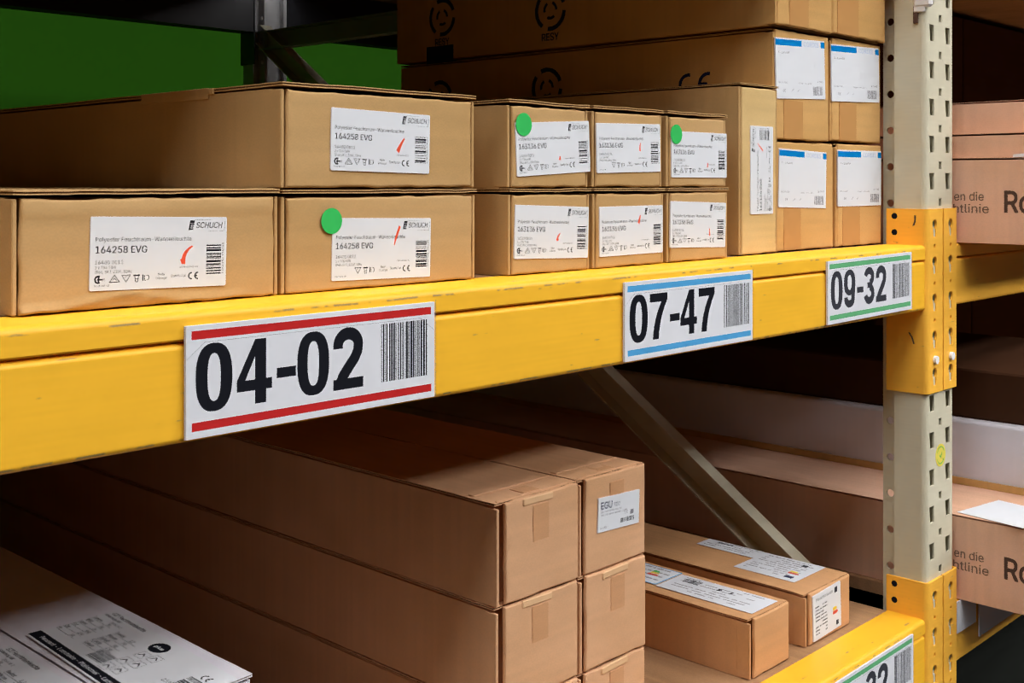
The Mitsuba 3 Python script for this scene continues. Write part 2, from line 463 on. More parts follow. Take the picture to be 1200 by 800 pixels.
def beam_body(x0, x1, z_top, hb=0.0870):
    """box beam with a proud lip along its upper front edge; profile in (y, z) swept along x"""
    y0, y1, b = 0.690, 0.7425, z_top - hb
    r = 0.0045
    lip = z_top - 0.0195
    pr = [(y1, z_top)]
    pr += [(y0 - 0.0005 + 0.006 + 0.006 * math.cos(a), z_top - 0.006 + 0.006 * math.sin(a)) for a in np.radians(np.linspace(90, 180, 7))]
    pr += [(y0 - 0.0005, lip + 0.0012), (y0 + 0.0008, lip), (y0 + 0.0055, lip - 0.0004)]
    fy = y0 + 0.0003
    pr += [(fy + 0.0060, lip - 0.0018)]
    pr += [(fy + r - r * math.sin(a), lip - 0.0018 - r + r * math.cos(a)) for a in np.radians(np.linspace(15, 90, 6))]
    pr += [(fy + r - r * math.cos(a), b + r - r * math.sin(a)) for a in np.radians(np.linspace(0, 90, 6))]
    pr += [(y1, b)]
    m = extr(Polygon(pr), x1 - x0)
    return moved(m, frame((x0, 0, 0), (0, 1, 0), (0, 0, 1)))


def beam(label, side, z_top, back=False, group='pallet beams of the rack', mat='yellow_paint', hb=0.0870):
    k = numbered('pallet_beam')
    x0, x1 = (-1.20, PX0 - 0.004) if side < 0 else (PX1 + 0.004, 4.35)
    body = beam_body(x0, x1, z_top, hb)
    con, hooks, bolt = connector(side, z_top)
    ms = [body, con, hooks, bolt]
    if back:
        for m in ms:
            m.apply_transform(np.diag([1, -1, 1, 1.0]))
            m.apply_translation((0, PYF + YR, 0))
            m.invert()
    put(k + '__beam_body', ms[0], mat, smooth=25)
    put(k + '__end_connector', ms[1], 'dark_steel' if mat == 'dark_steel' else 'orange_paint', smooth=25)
    put(k + '__end_connector__hook_tongue', ms[2], 'beige_paint')
    put(k + '__end_connector__safety_bolt', ms[3], 'plastic_white', smooth=40)
    if not back and z_top in (TOP, TOP - LEVEL) and side < 0:
        for d in (0.0385, 0.0165):
            c = moved(extr(Point(0, 0).buffer(0.0040, quad_segs=5), 0.0035), frame((PX0 - 0.0002, 0.733, z_top + d), (0, -1, 0), (0, 0, 1)))  # black disc filling each through-hole, painted stand-in for its shade
            put(k + '__end_connector__hole_shade_disc' + ('' if d > .03 else '_001'), c, 'ink_black', label='black disc standing in for the shade of the hole')
    note(k, label, 'shelf beam', group)
    return k


def deck(label, side, z_top):
    k = numbered('shelf_deck')
    x0, x1 = (-1.19, 1.520) if side < 0 else (1.619, 4.34)
    put(k, bx(x0, x1, 0.7432, YR + PYF - 0.7432, z_top - 0.018, z_top - 0.0006), 'chipboard', label=label, cat='shelf board', group='chipboard shelf decks')


up = beam('yellow front beam of the upper shelf carrying three location labels', -1, TOP)
lo = beam('yellow front beam of the lower shelf at the bottom right, one location label on it', -1, TOP - LEVEL)
rup = beam('yellow beam right of the post under the overhanging upper carton', 1, TOP, mat='orange_paint')
rlo = beam('yellow beam right of the post at the bottom right corner', 1, TOP - LEVEL, mat='orange_paint')
beam('front beam of the level above the left bay, out of the picture', -1, TOP + UPPER, hb=0.127)
beam('front beam of the level above the right bay, out of the picture', 1, TOP + UPPER, hb=0.127)
for s, w in ((-1, 'left'), (1, 'right')):
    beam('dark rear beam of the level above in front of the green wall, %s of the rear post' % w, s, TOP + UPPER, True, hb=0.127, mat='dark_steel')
    beam('rear beam behind the boxes on the upper shelf, %s of the post' % w, s, TOP, True)
    beam('rear beam behind the boxes on the lower shelf, %s of the post' % w, s, TOP - LEVEL, True)
    deck('chipboard deck of the upper shelf under the cartons, %s of the post' % w, s, TOP)
    deck('chipboard deck of the lower shelf, %s of the post' % w, s, TOP - LEVEL)
    deck('chipboard deck of the level above, %s of the post' % w, s, TOP + UPPER)
# scuffs on the connectors' sides
put(up + '__scratch', [moved(line([(-0.706, TOP + 0.026), (-0.7035, TOP + 0.032), (-0.7035, TOP + 0.040)], 0.0022, 0.0003), side_frame(PX0 - 0.0040, 0, 0)), moved(line([(-0.712, TOP - 0.118), (-0.708, TOP - 0.124), (-0.705, TOP - 0.133)], 0.0018, 0.0003), side_frame(PX0 - 0.0040, 0, 0))], 'print_brown')
# torn white cable tie on the post
ct = [rbx(1.519, 1.529, 0.681, 0.706, 0.234, 0.262, 0.003), rbx(1.5205, 1.5245, 0.690, 0.706, 0.228, 0.238, 0.0012)]
k = 'plastic_clip'
put(k + '__clip_head', ct, 'plastic_white', label=None)
put(k + '__pin', bx(1.5215, 1.5248, 0.7005, 0.7065, 0.2135, 0.236), 'print_brown', label='brown pin')
note(k, 'small white plastic clip on the corner of the post at the top', 'clip')

# ------------------------------------------------------------------ location labels on the beams
S = 0.215


def digit(c):
    st = lambda pts, w=S: LineString(pts).buffer(w / 2, cap_style=2, join_style=1, quad_segs=8)

    def sup(cx, cy, a, b, n=2.5):
        t = np.linspace(0, 2 * np.pi, 48, endpoint=False)
        return Polygon(np.column_stack([cx + a * np.sign(np.cos(t)) * np.abs(np.cos(t)) ** (2 / n), cy + b * np.sign(np.sin(t)) * np.abs(np.sin(t)) ** (2 / n)]))
    if c == '0':
        return sup(.33, .5, .33, .515).difference(sup(.33, .5, .33 - .21, .36))
    if c == '4':
        return Polygon([(0, .21), (0, .38), (.345, 1), (.555, 1), (.555, .375), (.67, .375), (.67, .21), (.555, .21), (.555, 0), (.345, 0), (.345, .21)], [[(.345, .375), (.345, .74), (.155, .375)]])
    if c == '7':
        t = np.linspace(0, 1, 10)
        q = lambda a, b, d: [tuple((1 - s) ** 2 * np.array(a) + 2 * s * (1 - s) * np.array(b) + s * s * np.array(d)) for s in t]
        return Polygon([(0, 1), (.66, 1)] + q((.66, .85), (.36, .45), (.33, 0)) + [(.11, 0)] + q((.11, 0), (.15, .45), (.435, .815)) + [(0, .815)])
    if c == '2':
        a = [(.108, .68), (.108, .73)] + list(arc(.33, .735, .222, 175, 0, 14) * [1, .83] + [0, .735 * .17]) + [(.54, .62), (.47, .50), (.34, .36), (.2, .2), (.14, .05)]
        return unary_union([st(a, .205), sbox(0.005, 0, .66, .175), Polygon([(.005, 0), (.005, .12), (.1, .2), (.3, .1), (.3, 0)])]).intersection(sbox(0, 0, .66, 1.02))
    if c == '3':
        a = arc(0, 0, 1, 168, -78, 18) * [.215, .175] + [.325, .745]
        b = arc(0, 0, 1, 80, -168, 18) * [.225, .19] + [.325, .275]
        return unary_union([st(a, .195), st(b, .2), sbox(.22, .44, .40, .59)]).intersection(sbox(0, -.015, .66, 1.015))
    if c == '9':
        tail = [(.11, .27), (.115, .2)] + list(arc(0, 0, 1, 200, 330, 10) * [.215, .165] + [.325, .245]) + [(.545, .45), (.55, .68)]
        return unary_union([sup(.33, .665, .33, .35, 2.3).difference(sup(.33, .665, .125, .205, 2.3)), st(tail, .2)]).intersection(sbox(0, -.015, .66, 1.015))
    if c == '-':
        return sbox(0.02, .345, .40, .505)


def location(label, x, z0, code, stripe, ink, seed, deg=0.0, h=0.0745):
    k = numbered('location_label')
    w = 0.2200
    A = lambda m, o: moved(m, front_frame(x, 0.6892 - o, z0, deg))
    put(k + '__card', A(rect(0, w, 0, h, 0.0025), 0), 'card_white')
    e = 0.00255
    put(k + '__stripe', A(rect(.0040, .2160, h - .0093, h - .0036), e), stripe)
    put(k + '__stripe_001', A(rect(.0042, .2164, .0048, .0105), e), stripe)
    u, ms = 0.0070, []
    H = 0.0442
    for ch in code:
        g = affinity.translate(affinity.scale(digit(ch), 0.0424, H, origin=(0, 0)), u, .0170)
        ms.append(extr(g, 0.00006))
        u += 0.0424 * (0.745 if ch != '-' else 0.43)
    put(k + '__code_digits', [A(m, e) for m in ms], ink)
    put(k + '__barcode', A(barcode(.1655, .2135, .0178, .0615, seed, 24), e), ink)
    rim = [line([(0, h * .70), (.014, h * .845), (.205, h * .845), (w, h * .70)], .00022), line([(w + .0012, 0), (w + .0012, h + .0015)], .0003), line([(-.0012, 0), (-.0012, h)], .0003)]
    put(k + '__pocket_rim', [A(m, e) for m in rim], 'ink_grey', label='thin edge of the clear pocket')
    note(k, label, 'label sign')
    return k


location('white location label 04-02 with red stripes on the yellow beam', 0.4107, -0.1688, '04-02', 'stripe_red', 'ink_black', 3)
location('white location label 07-47 with light blue stripes on the yellow beam', 0.8722, -0.1686, '07-47', 'stripe_blue', 'ink_black', 4)
location('white location label 09-32 with green stripes on the upper beam beside the post', 1.2550, -0.1674, '09-32', 'stripe_green', 'ink_dark', 5, 0.5)
location('green striped location label at the bottom edge on the lower beam', 1.2598, -0.6672, '09-32', 'stripe_green', 'ink_dark', 5, 0.4)


# ------------------------------------------------------------------ printed product labels
LW, LH = 0.1027, 0.0488


def product_label(k, M, code, seed, pens, partial=False, ink='ink_black'):
    """white sticker with logo, type, symbols and barcode; M places its lower left corner"""
    A = lambda m, o=0.0003: moved(m, M @ trimesh.transformations.translation_matrix((0, 0, o)))
    L = k + '__product_label'
    put(L, A(rounded(LW, LH, 0.0012, 0.0016), -0.0013), 'paper_white', label='white printed product label')
    U, V = (lambda f: f * LW), (lambda f: (1 - f) * LH)
    t = lambda s, a, b, v, top, bold=False, sl=0: text(s, U(a), None if b is None else U(b), V(v), V(top) - V(v), bold, sl)
    logo = [extr(Polygon([(U(.700), V(.185)), (U(.735), V(.185)), (U(.748), V(.05)), (U(.713), V(.05))]), 0.00006)]
    logo += [t('SCHUCH', .757, .958, .160, .075, False, 0.18), moved(t('SCHUCH', .757, .958, .160, .075, False, 0.18), trimesh.transformations.translation_matrix((.00010, 0, 0))), line([(U(.75), V(.040)), (U(.88), V(.040))], .00016), line([(U(.85), V(.203)), (U(.98), V(.203)), (U(.985), V(.06))], .00016)]
    put(L + '__logo', [A(m) for m in logo], 'ink_black')
    put(L + '__logo_letter', [A(t('S', .712, .738, .165, .115, True, 0.15), .00037), A(line([(U(.713), V(.09)), (U(.742), V(.09))], .0003), .00037)], 'paper_white')
    body = [t('Polyester Feuchtraum-Wannenleuchte', .035, .725, .338, .280), t(code[0], .035, .395, .495, .400), moved(t(code[0], .035, .395, .495, .400), trimesh.transformations.translation_matrix((.00022, 0, 0))),
            t(code[1], .035, .228, .645, .595), t(code[2], .035, .18, .707, .668), t('IP65, SK I, 230V, 50Hz', .035, .288, .768, .728),
            t('Te 27 160-03', .03, .135, .945, .922), t('Made', .478, .525, .818, .784), t('in Europe', .462, .545, .873, .838), t('Quantity: 1 pc', .575, .688, .848, .810),
            t('2109425842594', .64, .778, .722, .700)]
    if not partial:
        e = [line(arc(U(.058), V(.85), .0022, 60, 300), .0011), line([(U(.05), V(.85)), (U(.088), V(.85))], .0010), line([(U(.06), V(.80)), (U(.06), V(.90))], .0009), t('10', .085, .105, .87, .835)]
        e += [line([(U(.135), V(.89)), (U(.170), V(.795)), (U(.205), V(.89)), (U(.135), V(.89))], .0005), line([(U(.155), V(.872)), (U(.170), V(.835)), (U(.185), V(.872))], .0004)]
        body += e
    body += [line([(U(.220), V(.80)), (U(.28), V(.80)), (U(.25), V(.895)), (U(.22), V(.80))], .00045), t('F', .244, .256, .845, .815),
             rect(U(.302), U(.348), V(.815), V(.797)), line([(U(.312), V(.815)), (U(.316), V(.895)), (U(.334), V(.895)), (U(.338), V(.815))], .00045), line([(U(.315), V(.855)), (U(.335), V(.855))], .0004),
             line([(U(.37), V(.80)), (U(.37), V(.885))], .0008), line([(U(.382), V(.805)), (U(.382), V(.88)), (U(.392), V(.88))], .0004), line(arc(U(.398), V(.843), .0016, -80, 80), .0005), line([(U(.392), V(.81)), (U(.398), V(.81))], .0004)]
    body += [ce_mark(U(.705), V(.89), V(.79) - V(.89))]
    put(L + '__print', [A(m) for m in body], ink)
    num = text('4 041254 794125', 0, V(.375) - V(.83), 0, .0013)
    num = moved(num, frame((U(.978), V(.83), 0), (0, 1, 0), (-1, 0, 0)))
    put(L + '__barcode', [A(barcode(U(.842), U(.958), V(.825), V(.372), seed, 13, False)), A(num)], ink)
    if pens:
        put(L + '__pen_mark', [A(pen((U(a), V(b)), (U(c), V(d)), w0, w1, bd), .0004) for a, b, c, d, w0, w1, bd in pens], 'pen_red', label='red pen stroke')


def dot(k, x, y, z, r):
    g = Point(0, 0).buffer(r, quad_segs=12)
    put(k + '__green_dot', moved(extr(g, 0.0003), front_frame(x, y, z)), 'dot_green', label='round green sticker')


C58 = ('164258 EVG', '16400 0012', '2 x T26 58W')
C36 = ('163136 EVG', '16300 0011', '1 x T26 36W')
YA = 0.732
G58, G36 = 'wide luminaire cartons at the left of the upper shelf', 'small luminaire cartons in the middle of the upper shelf'


def crush(X, Z):
    zc = -0.0845 + 0.0030 + 0.0062 * np.exp(-((X - 0.392) / 0.030) ** 2) 
    return 0.0030 * np.exp(-((Z - zc) / 0.0020) ** 2) * np.clip((0.50 - X) / 0.06, 0, 1) + 0.0008 * np.exp(-((Z + 0.019) / 0.004) ** 2)


a1 = carton('wide brown carton at the lower left, front nearest the camera, label without a green dot', 0.3167, 0.5155, YA, 2.29, TOP, -0.0052, 'kraft_yellow', G58, seed=1, fold=crush, step=0.003)
a2 = carton('wide brown carton with one green dot, under another wide carton', 0.5186, 0.7215, YA, 2.29, TOP, -0.0058, 'kraft_yellow', G58, seed=2)
a3 = carton('wide brown carton stacked on top of the wide carton with the green dot', 0.5182, 0.7205, YA, 2.29, -0.0052, 0.0752, 'kraft_yellow', G58, seed=3)
product_label(a1, front_frame(0.3662, YA - .0008, -0.0712, -1.4), C58, 11, [(.665, .655, .73, .42, .0028, .0006, .16), (.655, .60, .665, .66, .0024, .0022, 0)])
product_label(a2, front_frame(0.5635, YA - .0008, -0.0765, -1.3), C58, 12, [(.665, .14, .622, .36, .0018, .0015, 0), (.622, .36, .612, .45, .0014, .0003, 0)], True)
product_label(a3, front_frame(0.5626, YA - .0008, 0.0092, -1.2), C58, 13, [(.66, .645, .725, .43, .0030, .0006, .03)])
dot(a2, 0.5631, YA - .0016, -0.0300, 0.0100)
# flap tab and folded strip on the long side of the upper wide carton
tab = [rbx(0.5173, 0.5186, 0.832, 0.938, 0.0668, 0.0757, 0.0003), rbx(0.5170, 0.5190, 0.824, 0.833, 0.0700, 0.0752, 0.0006)]
put(a3 + '__side_tab', tab, 'kraft_yellow')

B = [(0.7632, 0.8775), (0.8815, 0.9968), (1.0023, 1.1156)]
zl, zu = (TOP, -0.0060), (-0.0055, 0.0745)
names = ['left', 'middle', 'right']
lab_u = [((0.7727, 0.0049, 3.0), 0), ((0.8855, 0.0088, 1.2), 0), ((1.0075, 0.0049, 0), 0)]
lab_l = [((0.7683, -0.0690, -2.0), 0), ((0.8890, -0.0728, 0.2), 0), ((1.0043, -0.0684, -1.8), 0)]
pens_u = [[(.57, .73, .575, .67, .0022, .0008, 0)], [(.665, .56, .675, .40, .0018, .0006, .1)], [(.635, .76, .64, .68, .0020, .0008, 0)]]
pens_l = [[(.555, .65, .60, .52, .0018, .0004, .05), (.555, .66, .58, .64, .0012, .001, 0)], [(.60, .36, .63, .20, .0026, .0006, 0)], [(.70, .74, .695, .58, .0016, .0005, 0)]]
note_u = ['top left small carton with a green dot in the block of six', 'top middle small carton without a green dot in the block of six', 'top right small carton with a green dot in the block of six']
note_l = ['bottom left small carton in the block of six, next to the wide cartons', 'bottom middle small carton in the block of six', 'bottom right small carton in the block of six, beside the tall carton']
for i, (xa, xb) in enumerate(B):
    kl = carton('brown carton: ' + note_l[i], xa, xb - (0.0008 if i else 0.001), YA, 2.0, *zl, 'kraft_yellow', G36, seed=20 + i)
    x, z, dg = lab_l[i][0]
    product_label(kl, front_frame(x, YA - .0008, z, dg), C36, 40 + i, pens_l[i])
    ku = carton('brown carton: ' + note_u[i], xa - 0.0004, xb - 0.003, YA + 0.0004, 2.0, *zu, 'kraft_yellow', G36, seed=30 + i)
    x, z, dg = lab_u[i][0]
    product_label(ku, front_frame(x, YA - .0005, z, dg), C36, 50 + i, pens_u[i], i == 1)
    if i == 0:
        dot(ku, 0.7806, YA - .0013, 0.0523, 0.0105)
    if i == 2:
        dot(ku, 1.0150, YA - .0013, 0.0503, 0.0102)

c1 = carton('tall narrow carton on edge with a sideways label, right of the small cartons', 1.1572, 1.2400, 0.744, 2.1, TOP, 0.1145, 'kraft_yellow', None, seed=61, lid=0.0020, front='kraft_pale')
product_label(c1, frame((1.2263, 0.7431, -0.0372), (0, 0, 1), (-1, 0, 0)), C36, 66, [(.72, .54, .80, .30, .0016, .0006, 0)])

# ------------------------------------------------------------------ orange-brown cartons with blue-headed labels
GD = 'orange brown cartons with blue headed labels beside the post'
D = [('brown carton beside the tall narrow carton, bottom row, blue headed label', 1.2440, 1.3860, 0.750, TOP, 0.0492),
     ('brown carton beside the post, bottom row on the beam, blue headed label', 1.3935, 1.5195, 0.750, TOP, 0.0500),
     ('brown carton above the tall narrow carton, middle row, blue headed label', 1.2410, 1.3745, 0.750, 0.0510, 0.1850),
     ('brown carton beside the post, middle row, blue headed label', 1.3800, 1.5190, 0.751, 0.0525, 0.1870),
     ('brown carton in the cut off top row, second from the post, tape and no label', 1.2325, 1.3670, 0.742, 0.1880, 0.3180),
     ('brown carton in the cut off top row beside the post, tape and no label', 1.3690, 1.5170, 0.743, 0.1890, 0.3180)]


def blue_label(k, M, w, h, seed):
    A = lambda m, o=0.0003: moved(m, M @ trimesh.transformations.translation_matrix((0, 0, o)))
    L = k + '__product_label'
    put(L, A(rounded(w, h, 0.001, 0.0018), -0.0015), 'paper_white', label='white printed label with blue header')
    put(L + '__header_bar', A(rect(0, .52 * w, .875 * h, .975 * h)), 'header_blue')
    put(L + '__header_bar_001', A(rect(.92 * w, w, .875 * h, .975 * h)), 'header_blue')
    put(L + '__brand_lettering', [A(text('CORDIS', .56 * w, .88 * w, .885 * h, .075 * h, True))], 'ink_pale_blue')
    p = [text('T-16x58', .05 * w, .27 * w, .745 * h, .030 * h), text('08.01.100', .04 * w, .22 * w, .255 * h, .022 * h), text('12 pcs', .45 * w, .53 * w, .25 * h, .022 * h), text('145 x 130', .57 * w, .72 * w, .25 * h, .020 * h),
         text('x 50', .82 * w, .95 * w, .28 * h, .032 * h), ce_mark(.13 * w, .11 * h, .05 * h), line([(.30 * w, .12 * h), (.34 * w, .16 * h)], .0005), line([(.42 * w, .12 * h), (.46 * w, .16 * h)], .0005)]
    put(L + '__print', [A(m) for m in p], 'ink_grey')
    put(L + '__barcode', [A(barcode(.74 * w, .95 * w, .06 * h, .215 * h, seed, 16))], 'ink_grey')


dl = [(1.2485, -0.0300, 0.114, 0.071, -1.6), (1.3945, -0.0315, 0.1195, 0.0735, 0.0), (1.2442, 0.1005, 0.1175, 0.0735, 2.4), (1.3805, 0.1040, 0.1310, 0.0735, 2.0), None, None]
tp = [(1.262, 0.040), (1.408, 0.047), (1.262, 0.045), (1.402, 0.045), (1.262, 0.045), (1.382, 0.056)]
for i, (lb, xa, xb, yf, z0, z1) in enumerate(D):
    k = carton(lb, xa, xb, yf, 1.43, z0, z1, 'kraft_orange', GD, seed=70 + i, lid=0.0018, gap=0.0030, amp=0.0009, tuck=True)
    if dl[i]:
        x, z, w, h, dg = dl[i]
        blue_label(k, front_frame(x, yf - .0010, z, dg), w, h, 80 + i)
        put(k + '__tape', moved(rect(0, tp[i][1], 0, z - z0 - 0.003, 0.0022), front_frame(tp[i][0], yf + .0016, z0 + 0.002)), 'tape_brown', label='strip of brown tape')
    else:
        put(k + '__tape', moved(rect(0, tp[i][1], 0, z1 - z0 - 0.006, 0.0022), front_frame(tp[i][0], yf + .0016, z0 + 0.002)), 'tape_brown', label='strip of brown tape')
    # prints on the long side of the left column
    if i in (2, 4):
        sx = xa + 0.0003
        F_ = lambda m, y, z: moved(m, side_frame(sx - 0.00005, y, z))
        ms = []
        if i == 2:
            ms.append(F_(ce_mark(0, 0, 0.030, 0.0002, 0.14), 0.890, 0.1085))
        yy = ((1.117, 0.103), (1.34, 0.098)) if i == 2 else ((1.103, 0.2107), (1.325, 0.222))
        for y, z in yy:
            ms += [trimesh.util.concatenate([F_(line(arc(0, 0.03, 0.026, a, a + 95), .006, .0002), y, z) for a in (20, 140, 260)] + [F_(line(arc(0, 0.03, 0.011, a, a + 70), .004, .0002), y, z) for a in (0, 120, 240)] + [F_(text('RESY', -.016, .016, -.012, .010, True, 0, .0002), y, z)])]
        if i == 4:
            ms.append(F_(rect(-.03, .03, -.042, -.016, .0002), 1.33, 0.225))
        for q, m in enumerate(ms):
            put(k + '__side_print' + ('_%03d' % q if q else ''), m, 'print_navy')

# ------------------------------------------------------------------ lower shelf: long cartons in the middle
LOW = TOP - LEVEL
GE = 'long cartons stacked on the lower shelf'
EX = [(0.7745, 0.8895), (0.8922, 0.9985)]
hE = (-0.2955 - LOW) / 3
row_n = ['bottom', 'middle', 'top']
for c_, (xa, xb) in enumerate(EX):
    for r_ in range(3):
        z0, z1 = LOW + hE * r_, LOW + hE * (r_ + 1) - 0.0006
        yf = 0.757 + (0.0010 if (r_ + c_) % 2 else 0)
        lb = 'long brown carton of the lower stack, %s row, %s column%s' % (row_n[r_], ('left', 'right')[c_], ', white end label' if (r_ == 2 and c_ == 1) else '')
        k = carton(lb, xa, xb, yf, 2.05, z0, z1, 'kraft_pink', GE, seed=100 + 3 * c_ + r_, lid=0.0026, gap=0.0018, left_gap=0.0105 if c_ == 0 else 0.0076, amp=0.0008, tuck=True)
        if c_ == 0:
            put(k + '__side_fold', rbx(xa - 0.0007, xa + 0.0004, yf + 0.0015, yf + 0.018, z0 + 0.001, z1 - 0.005, 0.0003), 'kraft_pink')
        xm = xa + (xb - xa) * (0.47 if c_ == 0 else 0.50)
        tabm = [moved(rbx(xm - 0.021, xm + 0.021, yf - 0.0012, yf + 0.004, z1 - 0.0080, z1 - 0.0012, 0.0008), trimesh.transformations.rotation_matrix(rng.uniform(-.05, .03), [0, 1, 0], [xm, yf, z1]))]
        if not (r_ == 2 and c_ == 1):
            put(k + '__torn_tab', tabm, 'tab_board', label='pale torn tab at the top edge')
        put(k + '__tape', [moved(rect(-0.011, 0.011, 0, 0.034, 0.0022), front_frame(xm + 0.004, yf + 0.0016, z1 - 0.044)), bx(xm - 0.008, xm + 0.014, yf + 0.012, yf + 0.030, z1 - 0.001, z1 + 0.0004)] if r_ == 2 else
            [moved(rect(-0.011, 0.011, 0, 0.034, 0.0022), front_frame(xm + 0.004, yf + 0.0016, z1 - 0.044))], 'tape_pale', label='piece of packing tape')
        if r_ == 2:
            put(k + '__lid_crease', [rbx(xa + 0.004, xb - 0.004, yf + 0.006, yf + 0.0085, z1 - 0.001, z1 + 0.0009, 0.0004), rbx(xa + 0.004, xb - 0.004, yf + 0.036, yf + 0.044, z1 - 0.001, z1 + 0.0010, 0.0004)], 'kraft_pink')
        if r_ == 2 and c_ == 1:
            w, h = 0.0672, 0.0345
            M = front_frame(0.9172, yf - 0.0010, -0.3527, -2.6)
            A = lambda m, o=0.0003: moved(m, M @ trimesh.transformations.translation_matrix((0, 0, o)))
            L = k + '__product_label'
            put(L, A(rounded(w, h, 0.0005, 0.0018), -0.0015), 'paper_white', label='white label with lettering and barcode')
            put(L + '__brand_lettering', [A(text('EGU', .06 * w, .33 * w, .66 * h, .20 * h, True)), A(text('TEC', .36 * w, .52 * w, .67 * h, .11 * h))], 'ink_navy')
            put(L + '__print', [A(text('LED Feuchtraumleuchte IP65', .06 * w, .56 * w, .555 * h, .05 * h)), A(text('Art. 25 0415 4000K 230V', .06 * w, .70 * w, .46 * h, .055 * h)), A(ce_mark(.64 * w, .37 * h, .09 * h)), A(rect(.78 * w, .86 * w, .33 * h, .46 * h)), A(text('Lot 2017', .06 * w, .24 * w, .09 * h, .06 * h))], 'ink_grey')
            put(L + '__barcode', [A(barcode(.54 * w, .88 * w, .14 * h, .27 * h, 5, 18))], 'ink_dark')

# two flat cartons on the right of the lower shelf
GG = 'flat cartons on the right of the lower shelf'
g1 = carton('low brown carton with a label on its top, next to the long stacked cartons', 1.1930, 1.2812, 0.7524, 1.75, LOW, LOW + 0.0708, 'kraft_brown', GG, seed=131, lid=0.0024, gap=0.002, left_gap=0.0085, amp=0.0010, tuck=True)
g2 = carton('low brown carton with labels on its top and end, nearest the post', 1.3250, 1.4385, 0.7545, 1.75, LOW, LOW + 0.0665, 'kraft_brown', GG, seed=132, lid=0.0020, gap=0.002, left_gap=0.0085, amp=0.0010, tuck=True)


def small_lines(w, h, rows, seed, u0=.08, u1=.9):
    r = random.Random(seed)
    out = []
    for i in range(rows):
        v = h * (0.92 - 0.84 * i / rows)
        u = u0
        while u < u1 - .05:
            q = min(u1, u + r.uniform(.05, .22))
            if r.random() < .8:
                out.append(rect(u * w, q * w, v - h * .26 / rows, v))
            u = q + .03
    return out


def energy(w, h, s):
    out = []
    for j, (c, q) in enumerate((('arrow_green', .5), ('arrow_yellow', .75), ('arrow_red', 1.0))):
        out.append((c, extr(Polygon([(w, h - j * s), (w + q * s * 2.2, h - j * s), (w + q * s * 2.2 + s * .45, h - (j + .42) * s), (w + q * s * 2.2, h - (j + .85) * s), (w, h - (j + .85) * s)]), 0.00006)))
    return out


def top_label(k, part, x, y, z, w, h, deg, seed, extras=(), mat='paper_white', rows=8):
    """sheet on top of a box, its long side along -y"""
    a = math.radians(deg)
    M = frame((x, y, z), (math.sin(a), -math.cos(a), 0), (math.cos(a), math.sin(a), 0))
    A = lambda m, o=0.0003: moved(m, M @ trimesh.transformations.translation_matrix((0, 0, o)))
    L = k + '__' + part
    put(L, A(rounded(w, h, 0.0006, 0.0003), 0), mat, label='white printed sheet on its top')
    put(L + '__print', [A(m) for m in small_lines(w, h, rows, seed)], 'ink_pale')
    for c, m in extras:
        kk = L + '__' + {'ink_dark': 'symbol', 'ink_navy': 'symbol_001', 'arrow_green': 'green_arrow', 'arrow_yellow': 'yellow_arrow', 'arrow_red': 'red_arrow', 'stripe_blue': 'blue_border'}[c]
        put(kk, A(m, 0.00036), c)
    return L


zt1, zt2 = LOW + 0.0714, LOW + 0.0671
top_label(g1, 'product_label', 1.2120, 0.905, zt1, 0.142, 0.0585, 0, 5, [('ink_dark', trimesh.util.concatenate([barcode(.015, .040, .036, .050, 3, 12), rect(.066, .071, .038, .045), rect(.085, .088, .038, .045)]))], rows=7)
top_label(g1, 'energy_label', 1.2145, 0.985, zt1, 0.078, 0.0595, 0, 6, energy(.044, .045, .0065) + [('stripe_blue', trimesh.util.concatenate([rect(0, .0015, 0, .0595), rect(.0765, .078, 0, .0595), rect(0, .078, 0, .0015), rect(0, .078, .058, .0595)]))], rows=4)
top_label(g2, 'product_label', 1.3555, 0.882, zt2, 0.092, 0.082, 0, 7, [('ink_dark', rect(.066, .074, .062, .070)), ('ink_navy', rect(.070, .082, .010, .018))] + energy(.066, .044, .006)[1:], rows=9)
top_label(g2, 'address_label', 1.4045, 0.976, zt2, 0.094, 0.0330, 0, 8, [('ink_dark', rect(.020, .045, .024, .027))], rows=4)
M = front_frame(1.3400, 0.7533, LOW + 0.004, 2.5)
A = lambda m, o=0.0003: moved(m, M @ trimesh.transformations.translation_matrix((0, 0, o)))
put(g2 + '__end_label', A(rounded(0.071, 0.058, 0.0006, 0.0018), -0.0015), 'paper_white', label='white printed label on its end')
put(g2 + '__end_label__print', [A(m) for m in small_lines(0.071, 0.046, 9, 9, .08, .5)] + [A(rect(.055, .062, .047, .054)), A(rect(.058, .064, .004, .010)), A(text('Feuchtraum', .008, .05, .049, .004))], 'ink_dark')
for c, m in energy(.050, .034, .005)[1:]:
    put(g2 + '__end_label__' + {'arrow_yellow': 'yellow_arrow', 'arrow_red': 'red_arrow'}[c], A(m), c)

# pale cartons at the lower left
FT = -0.3680
GF = 'pale cartons at the bottom left of the lower shelf'
f1 = carton('pale carton at the bottom left with a full printed label wrapped over its top edge', 0.4125, 0.5050, 0.752, 2.2, LOW, FT, 'white_board', GF, seed=141, lid=0.0024, gap=0.002)
f2 = carton('pale carton in the bottom left corner with a rumpled printed label', 0.3170, 0.4100, 0.752, 2.2, LOW, FT, 'white_board', GF, seed=142, lid=0.0024, gap=0.002)


